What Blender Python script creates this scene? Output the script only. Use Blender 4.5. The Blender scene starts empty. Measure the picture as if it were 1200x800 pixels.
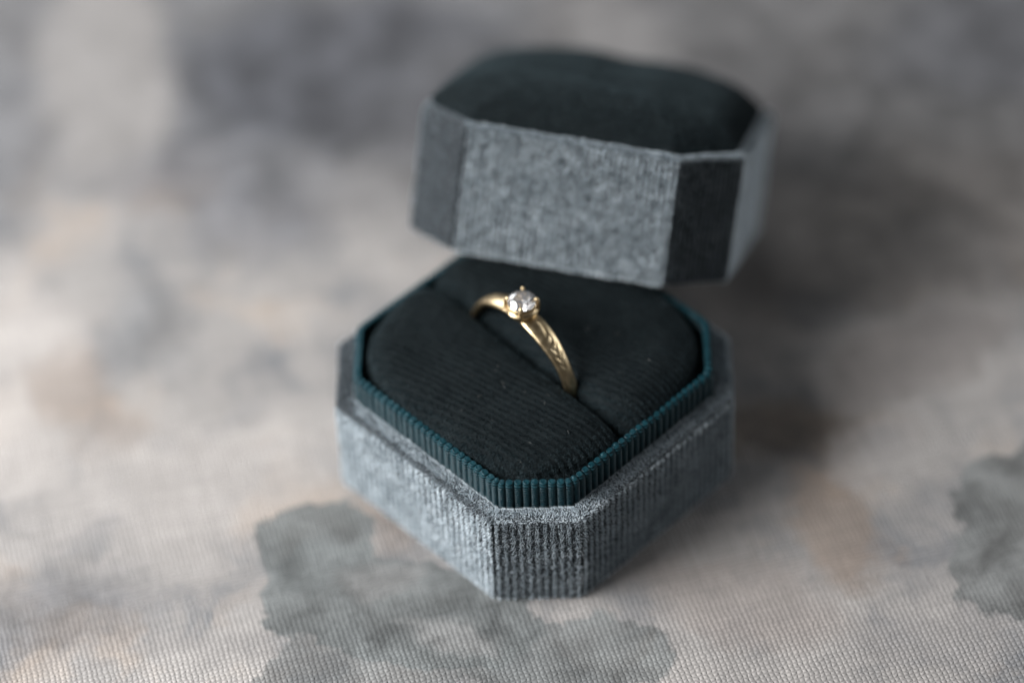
import bpy, math
import numpy as np
from mathutils import Matrix, Vector

S = 0.001            # everything below is written in millimetres, S turns it into metres
rng = np.random.default_rng(7)
C = bpy.context.scene.collection
sc = bpy.context.scene

def rotm(ax, t):
    return np.array(Matrix.Rotation(t, 3, ax))

# ------------------------------------------------------------------ camera
CAM_F = 3618.89
R = rotm('Z', math.radians(0.376)) @ rotm('X', math.radians(90 - 46.639)) @ rotm('Z', math.radians(-2.483))
cam_pos = np.array([-1.0, -311.04, 353.32])
cd = bpy.data.cameras.new('camera')
cam = bpy.data.objects.new('camera', cd)
C.objects.link(cam)
mw = Matrix.Translation(Vector(cam_pos * S)) @ Matrix(R.tolist()).to_4x4()
cam.matrix_world = mw
cd.sensor_width = 36.0
cd.lens = CAM_F / 1200 * 36
cd.clip_start = 0.01
cd.clip_end = 20
cd.dof.use_dof = True
cd.dof.focus_distance = 0.439
cd.dof.aperture_fstop = 4.0
cd.dof.aperture_blades = 0
sc.camera = cam

# ------------------------------------------------------------------ room light: a soft grey room, one window to the left and two added fills
w = bpy.data.worlds.new("World"); sc.world = w; w.use_nodes = True
bg = w.node_tree.nodes['Background']
bg.inputs['Color'].default_value = (0.92, 0.95, 1.0, 1)
bg.inputs['Strength'].default_value = 0.06

def area(name, pos, target, sx, sy, power, col):
    l = bpy.data.lights.new(name, 'AREA'); l.shape = 'RECTANGLE'
    l.size = sx * S; l.size_y = sy * S; l.energy = power; l.color = col
    o = bpy.data.objects.new(name, l); C.objects.link(o)
    p = Vector(pos) * S; o.location = p
    o.rotation_euler = (Vector(target) * S - p).to_track_quat('-Z', 'Y').to_euler()
    return o
area('window_light', (-470, -110, 360), (0, 0, 10), 420, 360, 11.8, (0.98, 0.99, 1.0))
area('right_fill_light', (520, 160, 240), (0, 0, 10), 300, 260, 1.3, (0.92, 0.96, 1.0))  # added weak fill that lifts the right-hand walls, no known window
area('back_fill_light', (-300, 520, 240), (0, 0, 10), 420, 260, 2.6, (0.95, 0.98, 1.0))  # added soft fill from behind left, for gold reflections and velvet sheen

vs = sc.view_settings
vs.view_transform = 'Standard'; vs.look = 'None'; vs.gamma = 1; vs.use_curve_mapping = False
vs.exposure = -0.1
sc.cycles.max_bounces = 8
sc.cycles.use_denoising = True

# ------------------------------------------------------------------ helpers
def mesh_obj(name, V, F, mat, parent=None, smooth=True, M=None, tri=None):
    me = bpy.data.meshes.new(name)
    V = np.asarray(V, dtype=np.float64) * S
    F = np.asarray(F, dtype=np.int32)
    n, k = F.shape
    me.vertices.add(len(V)); me.vertices.foreach_set('co', V.astype(np.float32).ravel())
    me.loops.add(n * k); me.loops.foreach_set('vertex_index', F.ravel())
    me.polygons.add(n)
    me.polygons.foreach_set('loop_start', np.arange(0, n * k, k, dtype=np.int32))
    me.polygons.foreach_set('loop_total', np.full(n, k, dtype=np.int32))
    me.polygons.foreach_set('use_smooth', np.full(n, smooth, dtype=bool))
    me.update(calc_edges=True); me.validate()
    me.materials.append(mat)
    o = bpy.data.objects.new(name, me); C.objects.link(o)
    if parent: o.parent = parent
    return o

def grid_faces(nu, nv, cu=False, cv=False, flip=False):
    i = np.arange(nu if cu else nu - 1); j = np.arange(nv if cv else nv - 1)
    I, J = np.meshgrid(i, j, indexing='ij')
    I2 = (I + 1) % nu; J2 = (J + 1) % nv
    F = np.stack([I * nv + J, I2 * nv + J, I2 * nv + J2, I * nv + J2], -1).reshape(-1, 4)
    return F[:, ::-1] if flip else F

def thing(name, label, cat, M=None, group=None):
    o = bpy.data.objects.new(name, None); C.objects.link(o)
    o.empty_display_size = 0.01
    if M is not None: o.matrix_world = M
    o['label'] = label; o['category'] = cat
    if group: o['group'] = group
    return o

def vnoise(P, scale, seed):
    """cheap smooth noise: a sum of tilted sines, roughly -1..1"""
    r = np.random.default_rng(seed); out = 0
    for k in range(9):
        d = r.normal(size=P.shape[-1]); d /= np.linalg.norm(d)
        out = out + np.sin((P @ d) * (2 * np.pi / scale) * r.uniform(0.5, 1.7) + r.uniform(0, 6.28))
    return out / 3.0

def outline(ax, ay, c, r, step, cs=None):
    """chamfered rectangle with corners rounded to radius r; evenly stepped. returns xy, normal, arc length"""
    if cs is None: cs = [c] * 4                     # chamfers at (-,-) (+,-) (+,+) (-,+)
    V = np.array([(-ax, -ay + cs[0]), (-ax + cs[0], -ay), (ax - cs[1], -ay), (ax, -ay + cs[1]),
                  (ax, ay - cs[2]), (ax - cs[2], ay), (-ax + cs[3], ay), (-ax, ay - cs[3])], float)
    pts = []
    n = len(V)
    for i in range(n):
        a, b, d = V[i - 1], V[i], V[(i + 1) % n]
        e1 = (b - a) / np.linalg.norm(b - a); e2 = (d - b) / np.linalg.norm(d - b)
        ang = math.acos(np.clip(e1 @ e2, -1, 1)); t = r * math.tan(ang / 2)
        p0 = b - e1 * t; nrm = np.array([-e1[1], e1[0]]); cc = p0 + nrm * r
        for k in range(9):
            th = ang * k / 8; cs_, sn = math.cos(th), math.sin(th)
            v = p0 - cc; pts.append(cc + np.array([v[0] * cs_ - v[1] * sn, v[0] * sn + v[1] * cs_]))
    pts = np.array(pts); nx = np.roll(pts, -1, 0); L = np.linalg.norm(nx - pts, axis=1)
    cum = np.concatenate([[0], np.cumsum(L)]); tot = cum[-1]
    N = int(round(tot / step)); s = np.arange(N) * tot / N
    ext = np.vstack([pts, pts[:1]])
    P = np.stack([np.interp(s, cum, ext[:, 0]), np.interp(s, cum, ext[:, 1])], 1)
    T = np.roll(P, -1, 0) - np.roll(P, 1, 0); T /= np.linalg.norm(T, axis=1)[:, None]
    Nn = np.stack([T[:, 1], -T[:, 0]], 1)
    return P, Nn, s, tot

def grid_normals(P, cu):
    du = (np.roll(P, -1, 0) - np.roll(P, 1, 0)) if cu else np.gradient(P, axis=0)
    dv = np.gradient(P, axis=1)
    n = np.cross(du, dv); l = np.linalg.norm(n, axis=-1, keepdims=True); l[l == 0] = 1
    return n / l

def pile(name, P, Nrm, cu, density, length, width, lean, mat, parent, weight=None, spread=0.35, seed=1):
    """velvet pile: short single-triangle fibres standing on a grid surface.  lean: (nu,nv,3) array"""
    r = np.random.default_rng(seed)
    nu, nv = P.shape[:2]; iu = nu if cu else nu - 1
    A = P[:iu, :-1]; B = np.roll(P, -1, 0)[:iu, :-1]; D = P[:iu, 1:]
    ar = np.linalg.norm(np.cross(B - A, D - A), axis=-1)
    wq = ar.copy()
    if weight is not None: wq = wq * weight[:iu, :-1]
    n = int(density * wq.sum()); p = (wq / wq.sum()).ravel()
    q = np.searchsorted(np.cumsum(p), r.random(n)); q = np.minimum(q, len(p) - 1)
    i, j = q // (nv - 1), q % (nv - 1)
    fu, fv = r.random((2, n, 1)); i2 = (i + 1) % nu
    def bil(X): return (X[i, j] * (1 - fu) + X[i2, j] * fu) * (1 - fv) + (X[i, j + 1] * (1 - fu) + X[i2, j + 1] * fu) * fv
    p0 = bil(P); nn = bil(Nrm); nn /= np.linalg.norm(nn, axis=1)[:, None] + 1e-9
    d = nn + bil(lean) + r.normal(size=(n, 3)) * spread
    d /= np.linalg.norm(d, axis=1)[:, None]
    side = np.cross(d, r.normal(size=(n, 3))); side /= np.linalg.norm(side, axis=1)[:, None] + 1e-9
    L = length * r.uniform(0.6, 1.25, (n, 1)); W = width * r.uniform(0.7, 1.3, (n, 1)) / 2
    p0 = p0 - nn * 0.03
    V = np.stack([p0 - side * W, p0 + side * W, p0 + d * L], 1).reshape(-1, 3)
    F = np.arange(3 * n).reshape(-1, 3)
    o = mesh_obj(name, V, F, mat, parent, smooth=False)
    o['kind'] = 'stuff'
    return o

# ------------------------------------------------------------------ materials
class NT:
    def __init__(s, name):
        s.m = bpy.data.materials.new(name); s.m.use_nodes = True; s.t = s.m.node_tree
        s.b = s.t.nodes['Principled BSDF']
    def n(s, kind, **kw):
        x = s.t.nodes.new(kind)
        for k, v in sorted(kw.items(), key=lambda q: q[0].startswith('i_')):
            if k.startswith('i_'):
                key = k[2:]
                key = int(key) if key.isdigit() else key.replace('_', ' ')
                if isinstance(v, bpy.types.NodeSocket): s.t.links.new(v, x.inputs[key])
                else: x.inputs[key].default_value = v
            else: setattr(x, k, v)
        return x
    def math(s, op, a, b=None, c=None):
        x = s.t.nodes.new('ShaderNodeMath'); x.operation = op
        for k, v in enumerate((a, b, c)):
            if v is None: continue
            if isinstance(v, bpy.types.NodeSocket): s.t.links.new(v, x.inputs[k])
            else: x.inputs[k].default_value = v
        return x.outputs[0]
    def ramp(s, f, stops):
        x = s.t.nodes.new('ShaderNodeValToRGB'); s.t.links.new(f, x.inputs[0])
        e = x.color_ramp.elements
        while len(e) < len(stops): e.new(0.5)
        for k, (p, c) in enumerate(stops):
            e[k].position = p; e[k].color = (*c, 1) if len(c) == 3 else c
        return x.outputs[0]
    def mix(s, f, a, b, mode='MIX'):
        x = s.t.nodes.new('ShaderNodeMix'); x.data_type = 'RGBA'; x.blend_type = mode
        for k, v in ((0, f), (6, a), (7, b)):
            if isinstance(v, bpy.types.NodeSocket): s.t.links.new(v, x.inputs[k])
            else: x.inputs[k].default_value = (*v, 1) if isinstance(v, tuple) and len(v) == 3 else v
        return x.outputs[2]
    def set(s, **kw):
        for k, v in kw.items():
            k = k.replace('_', ' ')
            if isinstance(v, bpy.types.NodeSocket): s.t.links.new(v, s.b.inputs[k])
            else: s.b.inputs[k].default_value = (*v, 1) if isinstance(v, tuple) and len(v) == 3 else v
    def coord(s): return s.t.nodes.new('ShaderNodeTexCoord').outputs['Object']

def velvet(name, c0, c1, rough=0.6, sheen=0.3, tint=(1, 1, 1), spec=0.3):
    t = NT(name); co = t.coord()
    f = t.n('ShaderNodeTexNoise', i_Vector=co, i_Scale=2600.0, i_Detail=3.0).outputs[0]
    g = t.n('ShaderNodeTexNoise', i_Vector=co, i_Scale=420.0, i_Detail=3.0).outputs[0]
    k = t.math('ADD', t.math('MULTIPLY', f, 0.6), t.math('MULTIPLY', g, 0.4))
    col = t.ramp(k, [(0.36, c0), (0.64, c1)])
    t.set(Base_Color=col, Roughness=rough, Sheen_Weight=sheen, Sheen_Roughness=0.35, Sheen_Tint=tint)
    t.b.inputs['Specular IOR Level'].default_value = spec
    return t.m

M_grey_ground = velvet('grey_velvet_ground', (0.012, 0.015, 0.018), (0.026, 0.031, 0.035), 0.9, 0.1, (0.8, 0.9, 1))
M_grey_pile = velvet('grey_velvet_pile', (0.36, 0.425, 0.465), (0.74, 0.81, 0.855), 0.28, 0.05, (0.85, 0.93, 1), 0.9)
M_dark_ground = velvet('dark_velvet_ground', (0.004, 0.006, 0.007), (0.008, 0.011, 0.012), 0.9, 0.04, (0.6, 0.85, 0.95), 0.08)
M_dark_pile = velvet('dark_velvet_pile', (0.012, 0.021, 0.025), (0.040, 0.056, 0.062), 0.5, 0.08, (0.5, 0.85, 0.95), 0.08)

def make_ribbon_mat():
    t = NT('teal_grosgrain'); co = t.coord()
    sep = t.n('ShaderNodeSeparateXYZ', i_0=co)
    z = t.math('MULTIPLY', sep.outputs[2], 2 * math.pi / 0.00040)
    n1 = t.n('ShaderNodeTexNoise', i_Vector=co, i_Scale=1500.0).outputs[0]
    wv = t.math('SINE', t.math('ADD', z, t.math('MULTIPLY', n1, 3.0)))
    col = t.ramp(n1, [(0.3, (0.002, 0.021, 0.029)), (0.7, (0.006, 0.037, 0.048))])
    bump = t.n('ShaderNodeBump', i_Height=wv, i_Strength=0.9, i_Distance=0.00012)
    t.set(Base_Color=col, Roughness=0.42, Normal=bump.outputs[0])
    t.b.inputs['Specular IOR Level'].default_value = 0.25
    return t.m
M_ribbon = make_ribbon_mat()

def make_gold():
    t = NT('brushed_yellow_gold'); co = t.coord()
    n1 = t.n('ShaderNodeTexNoise', i_Vector=co, i_Scale=900.0, i_Detail=4.0).outputs[0]
    n2 = t.n('ShaderNodeTexNoise', i_Vector=co, i_Scale=6000.0, i_Detail=2.0).outputs[0]
    col = t.ramp(n1, [(0.3, (0.52, 0.39, 0.22)), (0.7, (0.70, 0.555, 0.35))])
    rg = t.math('ADD', t.math('MULTIPLY', n1, 0.25), 0.2)
    bump = t.n('ShaderNodeBump', i_Height=n2, i_Strength=0.12, i_Distance=0.00002)
    t.set(Base_Color=col, Metallic=1.0, Roughness=rg, Normal=bump.outputs[0])
    return t.m
M_gold = make_gold()
t = NT('clear_cut_stone'); t.set(Base_Color=(1.0, 0.985, 0.99), Roughness=0.0, IOR=2.3, Transmission_Weight=0.93); M_stone = t.m
t = NT('pale_lint'); t.set(Base_Color=(0.26, 0.26, 0.25), Roughness=0.5); M_lint = t.m

# ------------------------------------------------------------------ the printed canvas the box stands on
def make_canvas():
    t = NT('printed_canvas'); co = t.coord()
    mp = t.n('ShaderNodeMapping', i_Vector=co); mp.inputs['Scale'].default_value = (1000, 1000, 1000)   # to mm
    mm = mp.outputs[0]
    # uneven edges of the printed brush marks
    wn = t.n('ShaderNodeTexNoise', i_Vector=mm, i_Scale=0.055, i_Detail=5.0, i_Roughness=0.55)
    wv = t.n('ShaderNodeVectorMath', operation='SUBTRACT', i_0=wn.outputs['Color']); wv.inputs[1].default_value = (0.5, 0.5, 0.5)
    wsc = t.n('ShaderNodeVectorMath', operation='SCALE', i_0=wv.outputs[0]); wsc.inputs['Scale'].default_value = 20.0
    wn2 = t.n('ShaderNodeTexNoise', i_Vector=mm, i_Scale=0.35, i_Detail=6.0, i_Roughness=0.65)
    wv2 = t.n('ShaderNodeVectorMath', operation='SUBTRACT', i_0=wn2.outputs['Color']); wv2.inputs[1].default_value = (0.5, 0.5, 0.5)
    ws2 = t.n('ShaderNodeVectorMath', operation='SCALE', i_0=wv2.outputs[0]); ws2.inputs['Scale'].default_value = 4.5
    wp0 = t.n('ShaderNodeVectorMath', operation='ADD', i_0=mm, i_1=wsc.outputs[0]).outputs[0]
    wp = t.n('ShaderNodeVectorMath', operation='ADD', i_0=wp0, i_1=ws2.outputs[0]).outputs[0]
    big = t.n('ShaderNodeTexNoise', i_Vector=wp, i_Scale=0.022, i_Detail=6.0, i_Roughness=0.55).outputs[0]
    mid = t.n('ShaderNodeTexNoise', i_Vector=wp, i_Scale=0.06, i_Detail=5.0, i_Roughness=0.6).outputs[0]
    sp = t.n('ShaderNodeSeparateXYZ', i_0=wp)
    # light ground: pinkish beige drifting into cool grey
    base = t.ramp(mid, [(0.33, (0.15, 0.152, 0.158)), (0.5, (0.25, 0.235, 0.225)), (0.70, (0.33, 0.308, 0.292))])
    tan = t.n('ShaderNodeTexNoise', i_Vector=wp, i_Scale=0.045, i_Detail=3.0, i_W=3.0, noise_dimensions='4D').outputs[0]
    base = t.mix(t.ramp(tan, [(0.55, (0, 0, 0)), (0.7, (0.8, 0.8, 0.8))]), base, (0.36, 0.29, 0.235))
    def blob(cx, cy, rx, ry, soft, ang=0.0):
        ca, sa = math.cos(ang), math.sin(ang)
        dx = t.math('SUBTRACT', sp.outputs[0], cx); dy = t.math('SUBTRACT', sp.outputs[1], cy)
        u = t.math('DIVIDE', t.math('ADD', t.math('MULTIPLY', dx, ca), t.math('MULTIPLY', dy, sa)), rx)
        v = t.math('DIVIDE', t.math('SUBTRACT', t.math('MULTIPLY', dy, ca), t.math('MULTIPLY', dx, sa)), ry)
        d = t.math('SQRT', t.math('ADD', t.math('MULTIPLY', u, u), t.math('MULTIPLY', v, v)))
        m = t.n('ShaderNodeMapRange', interpolation_type='SMOOTHSTEP', i_Value=d)
        m.inputs['From Min'].default_value = 1 + soft / 2; m.inputs['From Max'].default_value = 1 - soft / 2
        return m.outputs[0]
    col = base
    fine2 = t.n('ShaderNodeTexNoise', i_Vector=wp, i_Scale=0.13, i_Detail=6.0, i_Roughness=0.6).outputs[0]
    mot = t.ramp(fine2, [(0.35, (0, 0, 0)), (0.65, (1, 1, 1))])
    for cx, cy, rx, ry, soft, ang, c, amt in BLOBS:
        f = blob(cx, cy, rx, ry, soft, ang)
        tone = t.mix(mot, tuple(x * (0.66 if c[0] < 0.2 else 0.88) for x in c), tuple(x * (1.6 if c[0] < 0.2 else 1.12) for x in c))
        col = t.mix(t.math('MULTIPLY', f, amt), col, tone)
    # plain weave, turned a little against the frame
    rm = t.n('ShaderNodeMapping', i_Vector=mm); rm.inputs['Rotation'].default_value = (0, 0, math.radians(-14)); 
    rm.inputs['Scale'].default_value = (1 / 0.76, 1 / 0.71, 1)
    wob = t.n('ShaderNodeTexNoise', i_Vector=mm, i_Scale=0.6, i_Detail=3.0)
    wo = t.n('ShaderNodeVectorMath', operation='SCALE', i_0=wob.outputs['Color']); wo.inputs['Scale'].default_value = 0.9
    q = t.n('ShaderNodeVectorMath', operation='ADD', i_0=rm.outputs[0], i_1=wo.outputs[0]).outputs[0]
    s2 = t.n('ShaderNodeSeparateXYZ', i_0=q)
    U, V = s2.outputs[0], s2.outputs[1]
    A = t.math('ABSOLUTE', t.math('SINE', t.math('MULTIPLY', U, math.pi)))
    B = t.math('ABSOLUTE', t.math('SINE', t.math('MULTIPLY', V, math.pi)))
    par = t.math('MODULO', t.math('ABSOLUTE', t.math('ADD', t.math('FLOOR', U), t.math('FLOOR', V))), 2.0)
    h1 = t.math('MULTIPLY', t.math('POWER', A, 0.6), B)
    h2 = t.math('MULTIPLY', t.math('MULTIPLY', A, t.math('POWER', B, 0.6)), 0.72)
    mx = t.n('ShaderNodeMix', i_0=par, i_2=h1, i_3=h2).outputs[0]
    thr = []
    for sc_ in ((1.0, 0.07, 1), (0.07, 1.0, 1)):
        m_ = t.n('ShaderNodeMapping', i_Vector=q); m_.inputs['Scale'].default_value = sc_
        thr.append(t.n('ShaderNodeTexNoise', i_Vector=m_.outputs[0], i_Scale=0.9, i_Detail=2.0).outputs[0])
    tv = t.math('ADD', t.math('MULTIPLY', thr[0], 0.5), t.math('MULTIPLY', thr[1], 0.5))
    mx = t.math('MULTIPLY', mx, t.math('ADD', t.math('MULTIPLY', tv, 1.2), 0.4))
    fine = t.n('ShaderNodeTexNoise', i_Vector=mm, i_Scale=7.0, i_Detail=3.0).outputs[0]
    H = t.math('ADD', mx, t.math('MULTIPLY', fine, 0.25))
    bump = t.n('ShaderNodeBump', i_Height=H, i_Strength=1.0, i_Distance=0.00016)
    # shade between the threads put into the colour: gaps darker, crowns lighter
    gap_shade = t.ramp(mx, [(0.0, (0.80, 0.80, 0.80)), (0.6, (1.04, 1.04, 1.04))])
    col = t.mix(0.75, col, gap_shade, 'MULTIPLY')
    col = t.mix(1.0, col, t.ramp(tv, [(0.35, (0.9, 0.9, 0.9)), (0.65, (1.08, 1.08, 1.08))]), 'MULTIPLY')
    t.set(Base_Color=col, Roughness=0.72, Normal=bump.outputs[0])
    t.b.inputs['Specular IOR Level'].default_value = 0.25
    return t.m
# printed clouds: centre x, y, half sizes (mm), softness, angle, colour, strength
DG = (0.108, 0.114, 0.113); TAN = (0.20, 0.145, 0.108); CREAM = (0.37, 0.34, 0.32)
BLOBS = [
    (0, 100, 130, 44, 0.7, 0.0, (0.095, 0.095, 0.10), 0.85),
    (-30, 88, 30, 20, 0.6, 0.05, (0.050, 0.051, 0.058), 0.92),
    (-50, 60, 20, 12, 0.9, -0.5, (0.10, 0.10, 0.108), 0.7),
    (-72, 92, 11, 26, 0.6, 0.15, (0.24, 0.225, 0.215), 0.85),
    (52, 76, 70, 36, 0.8, 0.1, (0.078, 0.075, 0.075), 0.88),
    (86, 92, 24, 16, 0.8, 0.2, (0.068, 0.068, 0.074), 0.75),
    (-98, 64, 16, 22, 0.8, 0.3, (0.10, 0.10, 0.105), 0.7),
    (64, 42, 36, 18, 0.9, 0.2, (0.10, 0.090, 0.084), 0.75),
    (16, 92, 9, 12, 0.8, 0.0, (0.20, 0.19, 0.185), 0.6),
    (-84, 22, 13, 26, 0.5, 0.2, CREAM, 0.8),
    (-52, -2, 22, 14, 0.9, 0.2, CREAM, 0.6),
    (-60, 30, 7, 12, 0.8, 0.6, (0.14, 0.14, 0.142), 0.55),
    (-70, 14, 6, 12, 0.8, 0.5, TAN, 0.4),
    (-24, -8, 5, 8, 0.8, 0.3, TAN, 0.45),
    (38, 2, 13, 6, 0.9, 0.2, (0.11, 0.080, 0.056), 0.6),
    (44, -16, 7, 12, 0.6, 0.2, TAN, 0.55),
    (60, 16, 16, 6, 0.5, 0.3, (0.20, 0.18, 0.17), 0.75),
    (28, -30, 16, 7, 0.8, -0.3, (0.27, 0.235, 0.215), 0.6),
    (50, -2, 9, 7, 0.4, 0.6, (0.29, 0.27, 0.26), 0.6),
    (56, -38, 12, 6, 0.8, 0.1, (0.25, 0.235, 0.228), 0.6),
    (-74, -28, 16, 8, 0.9, 0.3, (0.095, 0.095, 0.10), 0.65),
    (-34, -18, 8.5, 9, 0.07, 0, DG, 0.95),
    (-21, -30, 21, 11.5, 0.06, -0.2, DG, 0.95),
    (-28, -46, 14, 12, 0.08, 0, DG, 0.6),
    (2, -41, 17, 9, 0.1, 0, DG, 0.8),
    (-24, -24, 7, 3.5, 0.8, 0.5, (0.20, 0.195, 0.19), 0.6),
    (-14, -35, 6, 3, 0.8, -0.4, (0.19, 0.185, 0.18), 0.55),
    (77, -20, 19, 16, 0.06, 0.3, (0.112, 0.115, 0.113), 0.92),
]
M_canvas = make_canvas()

def build_canvas():
    n = 161
    x = np.linspace(-900, 900, n); y = np.linspace(-700, 900, n)
    X, Y = np.meshgrid(x, y, indexing='ij')
    V = np.stack([X, Y, np.zeros_like(X)], -1).reshape(-1, 3)
    o = mesh_obj('printed_canvas_surface', V, grid_faces(n, n), M_canvas)
    o['kind'] = 'structure'
    return o
build_canvas()

# ------------------------------------------------------------------ fabric-wrapped shells
def sel(x, lo=0.55, hi=0.8): return np.clip((x - lo) / (hi - lo), 0, 1)
def wrap_shell(name_parent, ax, ay, c, H, rim, corner, pitch, depth_in, z_bottom_open, lean_fn, dens, seed, parent, names, seams=(), wale=0.16, extra=None):
    """outer wall + rounded rim + inner wall in one cloth, wales running up the wall"""
    P2, N2, s, tot = outline(ax, ay, c, corner, 0.13)
    nw = round(tot / pitch); ph = s / tot * nw * 2 * np.pi
    er = 0.9                                   # edge radius
    prof = []                                  # (offset outward, z, nx, nz)
    if z_bottom_open:
        for z in np.linspace(depth_in, 0.6, 30): prof.append((-rim, z))
        for a in np.linspace(0, math.pi, 14)[1:-1]: prof.append((-rim / 2 - rim / 2 * math.cos(a), 0.6 - 0.6 * math.sin(a)))
        for z in np.linspace(0.6, H - er, 60): prof.append((0, z))
    else:
        prof.append((-6, 0.0)); prof.append((-0.5, 0.0))
        for z in np.linspace(0.35, H - er, 60): prof.append((0, z))
    for a in np.linspace(0, math.pi / 2, 9)[1:]: prof.append((-er + er * math.cos(a), H - er + er * math.sin(a)))
    for o_ in np.linspace(-er - 0.1, -rim + 0.35, 10): prof.append((o_, H))
    for a in np.linspace(0, math.pi / 2, 5)[1:]: prof.append((-rim + 0.35 - 0.35 * math.sin(a), H - 0.35 + 0.35 * math.cos(a)))
    prof.append((-rim, H - 4.0))
    pr = np.array(prof)
    d = np.gradient(pr, axis=0); l = np.linalg.norm(d, axis=1); nx, nz = d[:, 1] / l, -d[:, 0] / l
    base = np.concatenate([P2[:, None, :] + N2[:, None, :] * pr[None, :, :1], np.broadcast_to(pr[None, :, 1:], (len(P2), len(pr), 1))], -1)
    nrm = np.concatenate([N2[:, None, :] * nx[None, :, None], np.broadcast_to(nz[None, :, None], (len(P2), len(pr), 1))], -1)
    crest = 0.5 + 0.5 * np.cos(ph)[:, None] * np.ones(len(pr))
    jit = vnoise(base, 7.0, seed) * 0.05 + vnoise(base, 1.6, seed + 1) * 0.025
    fade = np.clip(1 - nrm[..., 2] * 1.6, 0.12, 1.0)
    groove = np.zeros(len(P2))
    for sx, sy in seams: groove = np.maximum(groove, np.exp(-(((P2[:, 0] - sx) ** 2 + (P2[:, 1] - sy) ** 2) / 0.30 ** 2)))
    P = base + nrm * ((crest ** 0.7 * wale - 0.1) * fade + jit - 0.55 * groove[:, None])[..., None]
    P[..., 2] = np.maximum(P[..., 2], 0.02) if not z_bottom_open else P[..., 2]
    shell = mesh_obj(names[0], P.reshape(-1, 3), grid_faces(len(P2), len(pr), cu=True), M_grey_ground, parent)
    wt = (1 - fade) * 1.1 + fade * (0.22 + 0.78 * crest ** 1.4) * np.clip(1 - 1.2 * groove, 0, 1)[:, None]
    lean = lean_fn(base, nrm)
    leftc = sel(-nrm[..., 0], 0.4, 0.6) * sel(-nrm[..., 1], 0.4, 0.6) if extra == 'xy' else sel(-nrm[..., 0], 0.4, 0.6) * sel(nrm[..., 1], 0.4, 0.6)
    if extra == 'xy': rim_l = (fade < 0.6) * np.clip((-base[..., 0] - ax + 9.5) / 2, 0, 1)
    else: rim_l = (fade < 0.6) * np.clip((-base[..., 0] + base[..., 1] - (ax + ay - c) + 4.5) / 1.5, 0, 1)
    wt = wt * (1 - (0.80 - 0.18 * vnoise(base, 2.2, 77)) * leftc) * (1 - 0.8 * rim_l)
    pile(names[1], P, nrm, True, dens, 0.40, 0.085, lean, M_grey_pile, shell, wt, 0.22, seed)
    return shell

TH = math.radians(45 - 1.501)
Mbase = Matrix.Rotation(TH, 4, 'Z')
AX, AY, CH, HB = 25.0, 25.25, 8.9, 17.6

box = thing('ring_box', 'octagonal grey velvet box base with dark slotted cushion and teal ribbed band', 'ring box', Mbase)
# which way the cloth has been stroked (room directions): across the window light it shines, towards it it goes dark
NAP_BRIGHT = np.array([-0.42, -0.54, -0.51]); NAP_DARK = np.array([-0.43, -0.43, 0.80]); NAP_LIGHT = np.array([-0.66, -0.28, 0.70])
base_R = rotm('Z', TH)
def lean_base(b, n):
    k = vnoise(b, 5.0, 31)[..., None]
    r2 = math.sqrt(0.5)
    top = sel(n[..., 2], 0.3, 0.7)[..., None]
    hx = -n[..., 0] / (np.linalg.norm(n[..., :2], axis=-1) + 1e-6)
    side = sel(hx, 0.8, 0.95)[..., None] * (1 - top)          # cloth brushed flat here
    tan = np.stack([-n[..., 1], n[..., 0], 0 * n[..., 0]], -1)
    right = (sel(-n[..., 1] / (np.linalg.norm(n[..., :2], axis=-1) + 1e-6), 0.85, 0.95) )[..., None] * (1 - top)
    rtop = np.clip((-b[..., 1] - AY + 4.0) / 1.5, 0, 1)[..., None] * np.clip((b[..., 0] + 12) / 6, 0, 1)[..., None] * top
    rest = (1 - side) * (1 - top) * (1 - right)
    ltop = np.clip((-b[..., 0] + b[..., 1] - (AX + AY - CH) + 4.5) / 1.5, 0, 1)[..., None]
    leftc = (sel(-n[..., 0], 0.4, 0.6) * sel(n[..., 1], 0.4, 0.6))[..., None]
    L = side * (NAP_BRIGHT @ base_R) * 0.65 + (top - rtop) * (1 - ltop) * (tan * 0.9) + (rtop + ltop * top * (1 - rtop)) * (NAP_LIGHT @ base_R) * 1.8
    L = L + rest * ((1 - leftc) * (NAP_DARK @ base_R) * 0.6 + leftc * (NAP_LIGHT @ base_R) * 3.0) + right * (tan * 0.3 + (NAP_DARK @ base_R) * 0.25)
    return L + (0.12 + 0.3 * side) * k * np.array([0.3, -0.3, 0.6])
wrap_shell('', AX, AY, CH, HB, 2.6, 1.3, 1.15, 0, False, lean_base, 85, 11, box, ('velvet_shell', 'velvet_pile'), [(-AX, -AY + CH)], 0.11)

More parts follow.
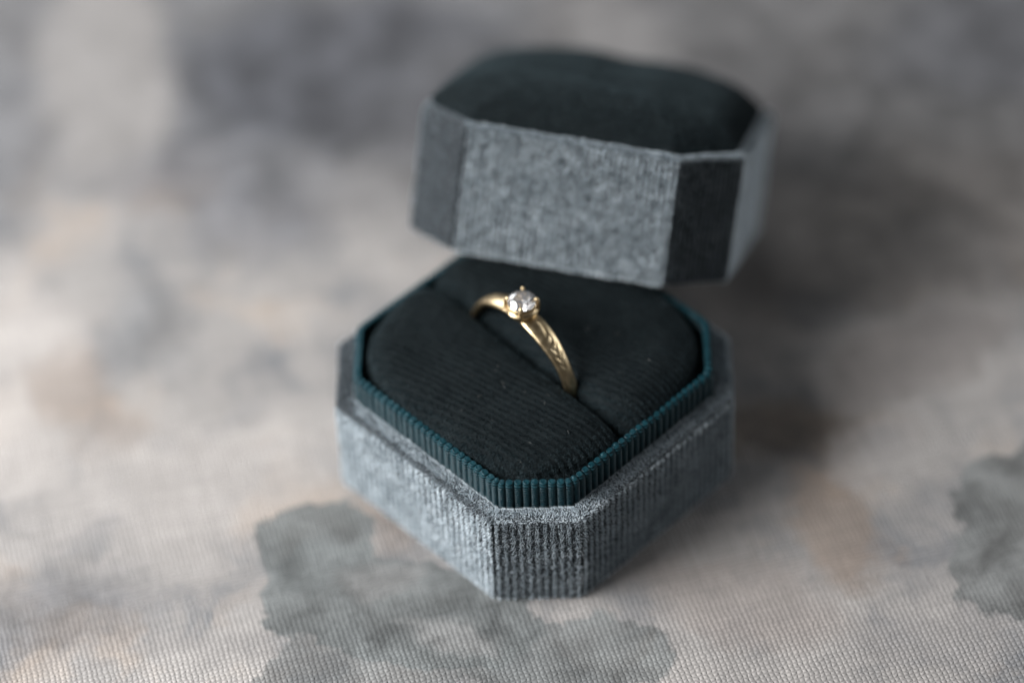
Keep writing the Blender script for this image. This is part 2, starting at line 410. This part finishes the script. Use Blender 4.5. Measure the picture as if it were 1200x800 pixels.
# teal grosgrain band standing inside the rim
def build_ribbon():
    P2, N2, s, tot = outline(22.35, 22.55, 7.6, 3.2, 0.1)
    nr = round(tot / 1.22); ph = (s / tot * nr + 0.10 * vnoise(P2, 9.0, 8)) % 1.0
    rib = np.sqrt(np.clip(1 - (2 * ph - 1) ** 2, 0, 1))           # half-round ribs with tight grooves
    prof = [(0, 14.0), (0, 16.5)] + [(0, z) for z in np.linspace(16.9, 21.2, 26)]
    for a in np.linspace(0, math.pi * 0.62, 10)[1:]: prof.append((-0.85 + 0.85 * math.cos(a), 21.2 + 0.95 * math.sin(a)))
    prof += [(-1.25, 21.4), (-1.3, 20.6), (-1.35, 19.6)]
    pr = np.array(prof)
    d = np.gradient(pr, axis=0); l = np.linalg.norm(d, axis=1); nx, nz = d[:, 1] / l, -d[:, 0] / l
    base = np.concatenate([P2[:, None, :] + N2[:, None, :] * pr[None, :, :1], np.broadcast_to(pr[None, :, 1:], (len(P2), len(pr), 1))], -1)
    nrm = np.concatenate([N2[:, None, :] * nx[None, :, None], np.broadcast_to(nz[None, :, None], (len(P2), len(pr), 1))], -1)
    irr = vnoise(np.floor(s / tot * nr)[:, None] * np.array([[1.7, 0.3]]), 3.1, 5) * 0.03
    P = base + nrm * (rib * 0.42 - 0.36 + irr)[:, None, None]
    return mesh_obj('ribbed_ribbon_band', P.reshape(-1, 3), grid_faces(len(P2), len(pr), cu=True), M_ribbon, box)
build_ribbon()

# two velvet pads with the ring slot between them
SLOT = -1.9
def smin(a, b, k):
    h = np.clip(0.5 + 0.5 * (b - a) / k, 0, 1)
    return b * (1 - h) + a * h - k * h * (1 - h)
def pad(side, seed):
    hx, hy, c = 21.35, 21.55, 7.3
    y = np.concatenate([np.linspace(-hy, -hy + 3, 40)[:-1], np.linspace(-hy + 3, hy - 3, 300), np.linspace(hy - 3, hy, 40)[1:]])
    ex = hx - np.clip(np.abs(y) - (hy - c), 0, None)               # octagon half width at this y
    t = np.concatenate([np.linspace(0, 0.12, 40)[:-1], np.linspace(0.12, 0.82, 140), np.linspace(0.82, 1, 50)[1:]])
    xs = SLOT + 0.045 * y - 0.45
    xe = ex * side
    X = xe[:, None] * (1 - t) + xs[:, None] * t
    Y = y[:, None] + 0 * X
    # distance to the octagon edge with softened corners
    r2 = math.sqrt(0.5)
    d = smin(hx - np.abs(X), hy - np.abs(Y), 4.0)
    d = smin(d, (hx + hy - c - np.abs(X) - np.abs(Y)) * r2, 8.0)
    rr = 5.4; e = np.clip(1 - d / rr, 0, 1.25)
    drop = 3.2 * (1 - np.sqrt(np.clip(1 - np.minimum(e, 1) ** 2, 0, 1))) + np.clip(e - 1, 0, 1) * 6
    ds = np.abs(X - xs[:, None])
    if side > 0: ds = np.clip(ds - 0.9, 0, None)
    wslot = 3.8 if side < 0 else 4.6
    es = np.clip(1 - ds / wslot, 0, 1)
    drops = (3.7 if side < 0 else 3.6) * (1 - np.sqrt(np.clip(1 - es ** (2.0 if side < 0 else 1.7), 0, 1)))
    Z = 24.6 - np.maximum(drop, 0) - drops - 0.012 * (np.abs(X) * 0.2) ** 2
    Z += 0.12 * vnoise(np.stack([X, Y], -1), 16.0, seed)
    a = math.radians(9.4)
    cp = (X * math.cos(a) + Y * math.sin(a)) + 0.05 * vnoise(np.stack([X, Y], -1), 12, seed + 3)
    crest = 0.5 + 0.5 * np.cos(cp * 2 * np.pi / 1.02)
    Z2 = np.maximum(Z + crest ** 0.8 * 0.10, 18.2)
    P = np.stack([X, Y, Z2], -1)
    F = grid_faces(len(y), len(t), flip=(side > 0))
    nr = grid_normals(np.stack([X, Y, Z], -1), False) * (-1 if side < 0 else 1)
    nr = np.where(nr[..., 2:] < 0, -nr, nr)
    o = mesh_obj('velvet_pad', P.reshape(-1, 3), F[:, ::-1], M_dark_ground, box)
    o['label'] = 'dark velvet half of the cushion on the ' + ('front left of the slot' if side < 0 else 'back right of the slot')
    lean = np.zeros(P.shape); lean += (NAP_LIGHT @ base_R) * 1.8 * np.clip(1 - (drop + drops) / 0.8, 0, 1)[..., None] + (NAP_BRIGHT @ base_R) * 1.3 * np.clip((drop + drops) / 0.8, 0, 1)[..., None]
    lean = lean + 0.3 * vnoise(np.stack([X, Y], -1), 5, seed + 9)[..., None] * np.array([0.6, 0.6, 0])
    pile('velvet_pile', P, nr, False, 60, 0.36, 0.07, lean, M_dark_pile, o, (0.15 + 0.85 * crest) * (1 + 1.6 * np.clip((drop + drops) / 1.2, 0, 1)) * (1 + 0.35 * np.clip(vnoise(np.stack([X, Y], -1), 1.3, seed + 20), -1, 1)), 0.35, seed)
    return o
pad(-1, 41); pad(1, 47)

# ------------------------------------------------------------------ the lid, propped on the back of the box
LX, LY, LC, LH = 24.6, 25.6, 8.6, 19.6
lidR = rotm('Z', math.radians(-14.34)) @ rotm('X', math.radians(-31.006)) @ rotm('Y', math.radians(1.688))
Mlid = Matrix.Translation(Vector((9.31, 33.52, 13.19)) * S) @ Matrix(lidR.tolist()).to_4x4()
lid = thing('octagonal_lid', 'octagonal grey velvet lid with padded dark top, propped tilted on the box base', 'lid', Mlid)
def lean_lid(b, n):
    k = (vnoise(b, 2.6, 61) + 0.8 * vnoise(b, 1.1, 62))[..., None]
    top = sel(n[..., 2], 0.3, 0.7)[..., None]
    hl = np.linalg.norm(n[..., :2], axis=-1) + 1e-6
    front = sel(-n[..., 1] / hl, 0.8, 0.95)[..., None] * (1 - top)
    tan = np.stack([-n[..., 1], n[..., 0], 0 * n[..., 0]], -1)
    leftc = (sel(-n[..., 0], 0.4, 0.6) * sel(-n[..., 1], 0.4, 0.6))[..., None]
    back = np.clip((-b[..., 0] - LX + 9.5) / 2, 0, 1)[..., None]          # rim on the left side
    L = front * (NAP_BRIGHT @ lidR) * 1.2 + top * ((1 - back) * (NAP_BRIGHT @ lidR) * 1.1 + back * (NAP_LIGHT @ lidR) * 2.0)
    rightw = sel(n[..., 0] / hl, 0.85, 0.95)[..., None] * (1 - top)
    L = L + rightw * np.array([0, 0.2, -1.2]) + (1 - rightw) * (1 - front) * (1 - top) * ((1 - leftc) * (NAP_DARK @ lidR) * 1.6 + leftc * (NAP_LIGHT @ lidR) * 3.0)
    return L + (0.08 + 0.28 * front) * k * np.array([0.4, -0.2, 0.8])
lid_wall = wrap_shell('', LX, LY, LC, LH, 1.9, 1.3, 0.86, 13.0, True, lean_lid, 100, 71, lid, ('velvet_wall', 'velvet_pile'), [(-LX + LC, -LY)], 0.24, 'xy')

def lid_dome():
    P2, N2, s, tot = outline(LX - 1.05, LY - 1.05, LC - 0.7, 1.6, 0.5)
    t = np.sin(np.linspace(0, 1, 70) * math.pi / 2)
    P3 = P2[:, None, :] * t[None, :, None]
    # away from the rim the plan turns rounder
    rr = np.linalg.norm(P2, axis=1); f = (1 - t[None, :] ** 3) * 0.5
    P3 = P3 * (1 - f + f * (23.0 / rr)[:, None])[..., None]
    Z = 17.6 + DOME_H * (1 - t[None, :] ** 4.5) ** 0.5 + 0 * rr[:, None]
    Z += 0.25 * vnoise(P3, 18, 91) * (1 - t[None, :] ** 4)
    g = np.clip((Z - 19.3) / 1.2, 0, 1) * t[None, :] ** 6 * np.clip(-P3[..., 0] / LX * 1.4, 0, 1)
    P3 = P3 - np.stack([1.5 * g, 0 * g], -1)                 # the stuffing bulges over the left rim
    P = np.concatenate([P3, Z[..., None]], -1)[:, ::-1]
    o = mesh_obj('padded_top', P.reshape(-1, 3), grid_faces(len(P2), len(t), cu=True, flip=True), M_dark_ground, lid)
    nr = grid_normals(P, True); nr = np.where(nr[..., 2:] < 0, -nr, nr)
    lean = np.zeros(P.shape); lean[..., 0] = -0.3
    pile('velvet_pile', P, nr, True, 26, 0.36, 0.08, lean, M_dark_pile, o, None, 0.4, 93)
    # underside lining that closes the cavity
    P4 = P2[:, None, :] * np.linspace(0.0, 0.995, 20)[None, :, None]
    Pl = np.concatenate([P4, np.full(P4.shape[:2] + (1,), 12.5)], -1)
    mesh_obj('lid_lining', Pl.reshape(-1, 3), grid_faces(len(P2), 20, cu=True), M_dark_ground, lid)
DOME_H = 7.9
lid_dome()

# ------------------------------------------------------------------ the ring
RY, RZT, RR = 0.4, 31.2, 11.4
RC = RZT - RR
Mring = Mbase @ Matrix.Translation(Vector((-1.5, RY, RC)) * S) @ Matrix.Rotation(math.radians(-4), 4, 'Z')
ring = thing('gold_ring', 'yellow gold solitaire ring with one round clear stone, standing in the cushion slot', 'ring', Mring)

STROKES = []
def build_band():
    nphi, nc = 1300, 110
    # phi = 0 at top, positive towards the right (local -y)
    ph = np.concatenate([np.linspace(-math.pi, 0.1, 400)[:-1], np.linspace(0.1, 1.35, 600), np.linspace(1.35, math.pi, 120)[1:-1]])
    a = np.linspace(0, 2 * np.pi, nc, endpoint=False)
    # D section: flat inside, gently domed outside
    wv = 1.1 + 0.48 * np.exp(-(ph / 0.75) ** 4) - 0.3 * np.exp(-(ph / 0.14) ** 2)
    th = 0.95 + 0.2 * np.exp(-(ph / 0.9) ** 2)
    ca, sa = np.cos(a), np.sin(a)
    ux = np.sign(ca) * np.abs(ca) ** 0.55
    vz = np.sign(sa) * np.abs(sa) ** 0.6
    X = wv[:, None] * ux[None, :]
    out = np.where(vz > 0, vz * (1 - 0.35 * ux ** 2) , vz * 0.9)
    Rr = (RR - th / 2)[:, None] + th[:, None] / 2 * out[None, :]
    # engraved leaves: grooves cut in the outer face
    outer = np.clip(vz, 0, 1)[None, :] ** 0.5
    arc = ph * RR
    cut = np.zeros_like(Rr)
    for (s0, x0, s1, x1, bow, wd, dp) in LEAVES:
        tt = np.linspace(0, 1, 14)
        best = np.full(cut.shape, 9.0); wt = np.zeros(cut.shape)
        for q in tt:
            sx = s0 + (s1 - s0) * q; xx = x0 + (x1 - x0) * q + bow * math.sin(q * math.pi)
            dd = np.sqrt((arc[:, None] - sx) ** 2 + (X - xx) ** 2)
            loc = wd * (0.35 + 0.65 * math.sin(q * math.pi))
            v = np.clip(1 - dd / loc, 0, 1)
            wt = np.maximum(wt, v)
        cut = np.maximum(cut, wt * dp * 0.75)
    Rr = Rr - cut * outer
    P = np.stack([X, -np.sin(ph)[:, None] * Rr, np.cos(ph)[:, None] * Rr], -1)
    return mesh_obj('band', P.reshape(-1, 3), grid_faces(len(ph), nc, cu=True, cv=True), M_gold, ring)
# start arc, start x, end arc, end x, bow, half width, depth (mm)
LEAVES = [(3.0, 0.45, 6.3, -0.15, 0.30, 0.32, 0.24), (5.4, 0.55, 6.9, 0.1, 0.12, 0.22, 0.18), (7.0, 0.8, 8.6, 0.0, -0.15, 0.22, 0.16),
          (7.3, -0.6, 8.6, -0.15, 0.12, 0.2, 0.14), (8.4, 0.7, 9.6, 0.1, 0.12, 0.2, 0.13), (8.8, -0.6, 10.0, -0.1, 0.12, 0.2, 0.12),
          (9.8, 0.6, 11.0, 0.0, -0.15, 0.2, 0.10), (10.2, -0.5, 11.4, 0.0, 0.1, 0.2, 0.10)]
build_band()

HT = RR - 0.7          # height of the setting's foot above the ring centre
def lathe(name, prof, mat, parent, n=72, smooth=True):
    pr = np.array(prof, float); a = np.linspace(0, 2 * np.pi, n, endpoint=False)
    P = np.stack([pr[None, :, 0] * np.cos(a)[:, None], pr[None, :, 0] * np.sin(a)[:, None], np.broadcast_to(pr[None, :, 1], (n, len(pr)))], -1)
    return mesh_obj(name, P.reshape(-1, 3), grid_faces(n, len(pr), cu=True), mat, parent, smooth)
cup = [(1.0, HT - 0.5)]
for u in np.linspace(0, 1, 12): cup.append((1.25 + 0.95 * math.sin(u * math.pi / 2), HT + 1.1 * (1 - math.cos(u * math.pi / 2))))
for a_ in np.linspace(-0.5, 0.5, 9): cup.append((2.2 + 0.17 * math.cos(a_ * math.pi), HT + 1.27 + 0.17 * math.sin(a_ * math.pi)))
cup += [(2.08, HT + 1.5), (1.98, HT + 1.8), (1.98, HT + 2.15)]
for a_ in np.linspace(-0.5, 0.9, 9): cup.append((2.1 + 0.13 * math.cos(a_ * math.pi), HT + 2.4 + 0.13 * math.sin(a_ * math.pi)))
cup += [(1.9, HT + 2.3), (1.2, HT + 0.9), (0.02, HT + 0.6)]
lathe('collet', cup, M_gold, ring)
def tube(pts, rad, n=14):
    pts = np.array(pts, float); V = []; F = []
    T = np.gradient(pts, axis=0); T /= np.linalg.norm(T, axis=1)[:, None]
    for k, (p, t_) in enumerate(zip(pts, T)):
        ref = np.array([0.0, 1.0, 0.02]) if abs(t_[1]) < 0.9 else np.array([1.0, 0, 0])
        u = np.cross(t_, ref); u /= np.linalg.norm(u); v = np.cross(t_, u)
        for a in np.linspace(0, 2 * np.pi, n, endpoint=False): V.append(p + rad[k] * (u * math.cos(a) + v * math.sin(a)))
    return np.array(V), grid_faces(len(pts), n, cv=True)
GZ = HT + 2.65           # girdle height
for k in range(4):
    a = math.pi / 4 + k * math.pi / 2
    dirv = np.array([math.cos(a), math.sin(a)])
    prof = [(1.5, HT + 0.1, .2), (2.0, HT + 0.5, .26), (2.32, HT + 1.1, .29), (2.38, HT + 1.8, .28), (2.38, GZ, .26), (2.3, GZ + 0.25, .27),
            (2.2, GZ + 0.38, .28), (2.1, GZ + 0.46, .30), (1.99, GZ + 0.48, .28), (1.88, GZ + 0.46, .2), (1.76, GZ + 0.48, .03)]
    pts = [(dirv[0] * r_, dirv[1] * r_, z_) for r_, z_, _ in prof]
    V, F = tube(pts, [q[2] for q in prof])
    mesh_obj('prong', V, F, M_gold, ring)

def build_stone():
    """round brilliant, flat facets"""
    Rg = 2.12; V = []; F = []
    def ringp(r, z, n, off): 
        i0 = len(V)
        for k in range(n):
            a = 2 * math.pi * (k + off) / n; V.append((r * math.cos(a), r * math.sin(a), z))
        return i0
    tb = ringp(Rg * 0.57, GZ + 0.66, 8, 0.0)
    st = ringp(Rg * 0.80, GZ + 0.40, 8, 0.5)
    gu = ringp(Rg, GZ + 0.07, 16, 0.0)
    gl = ringp(Rg, GZ - 0.07, 16, 0.0)
    pv = ringp(Rg * 0.42, GZ - 1.02, 8, 0.5)
    V.append((0, 0, GZ - 1.82)); cu = len(V) - 1
    tc = len(V); V.append((0, 0, GZ + 0.66))
    for k in range(8):
        k1 = (k + 1) % 8
        F.append((tc, tb + k, tb + k1))
        F.append((tb + k, st + k, tb + k1))
        F.append((tb + k1, st + k, gu + 2 * k1)); F.append((tb + k1, gu + 2 * k1, st + k1))
        g0, g1, g2 = gu + 2 * k, gu + 2 * k + 1, gu + (2 * k + 2) % 16
        F.append((st + k, g0, g1)); F.append((st + k, g1, g2))
        a0, a1, a2 = gl + 2 * k, gl + 2 * k + 1, gl + (2 * k + 2) % 16
        F += [(g0, a0, a1), (g0, a1, g1), (g1, a1, a2), (g1, a2, g2)]
        F.append((a0, pv + k, a1)); F.append((a1, pv + k, a2))
        F.append((a2, pv + k, cu)); F.append((a2, cu, pv + k1))
    return mesh_obj('cut_stone', V, F, M_stone, ring, smooth=False)
build_stone()

# ------------------------------------------------------------------ lint on the front pad
def build_lint():
    V = []; F = []; r = np.random.default_rng(5)
    for k in range(20):
        x, y = r.uniform(-19, -6), r.uniform(-17, 3)
        if r.random() < 0.3: x, y = r.uniform(3, 16), r.uniform(-16, -4)
        L = r.uniform(0.25, 1.0); a = r.uniform(0, 6.28); c = r.uniform(-0.5, 0.5); rise = r.uniform(0.0, 0.7)
        tt = np.linspace(0, 1, 5)
        pts = [(x + L * q * math.cos(a + c * q), y + L * q * math.sin(a + c * q), 24.6 + rise * math.sin(q * 3) * 0.6) for q in tt]
        v, f = tube(pts, [0.011] * 5, 4); F.append(f + sum(len(q) for q in V)); V.append(v)
    o = mesh_obj('lint', np.vstack(V), np.vstack(F), M_lint)
    o.matrix_world = Mbase
    o['kind'] = 'stuff'; o['label'] = 'tiny pale lint fibres scattered on the dark velvet cushion'; o['category'] = 'lint'
build_lint()
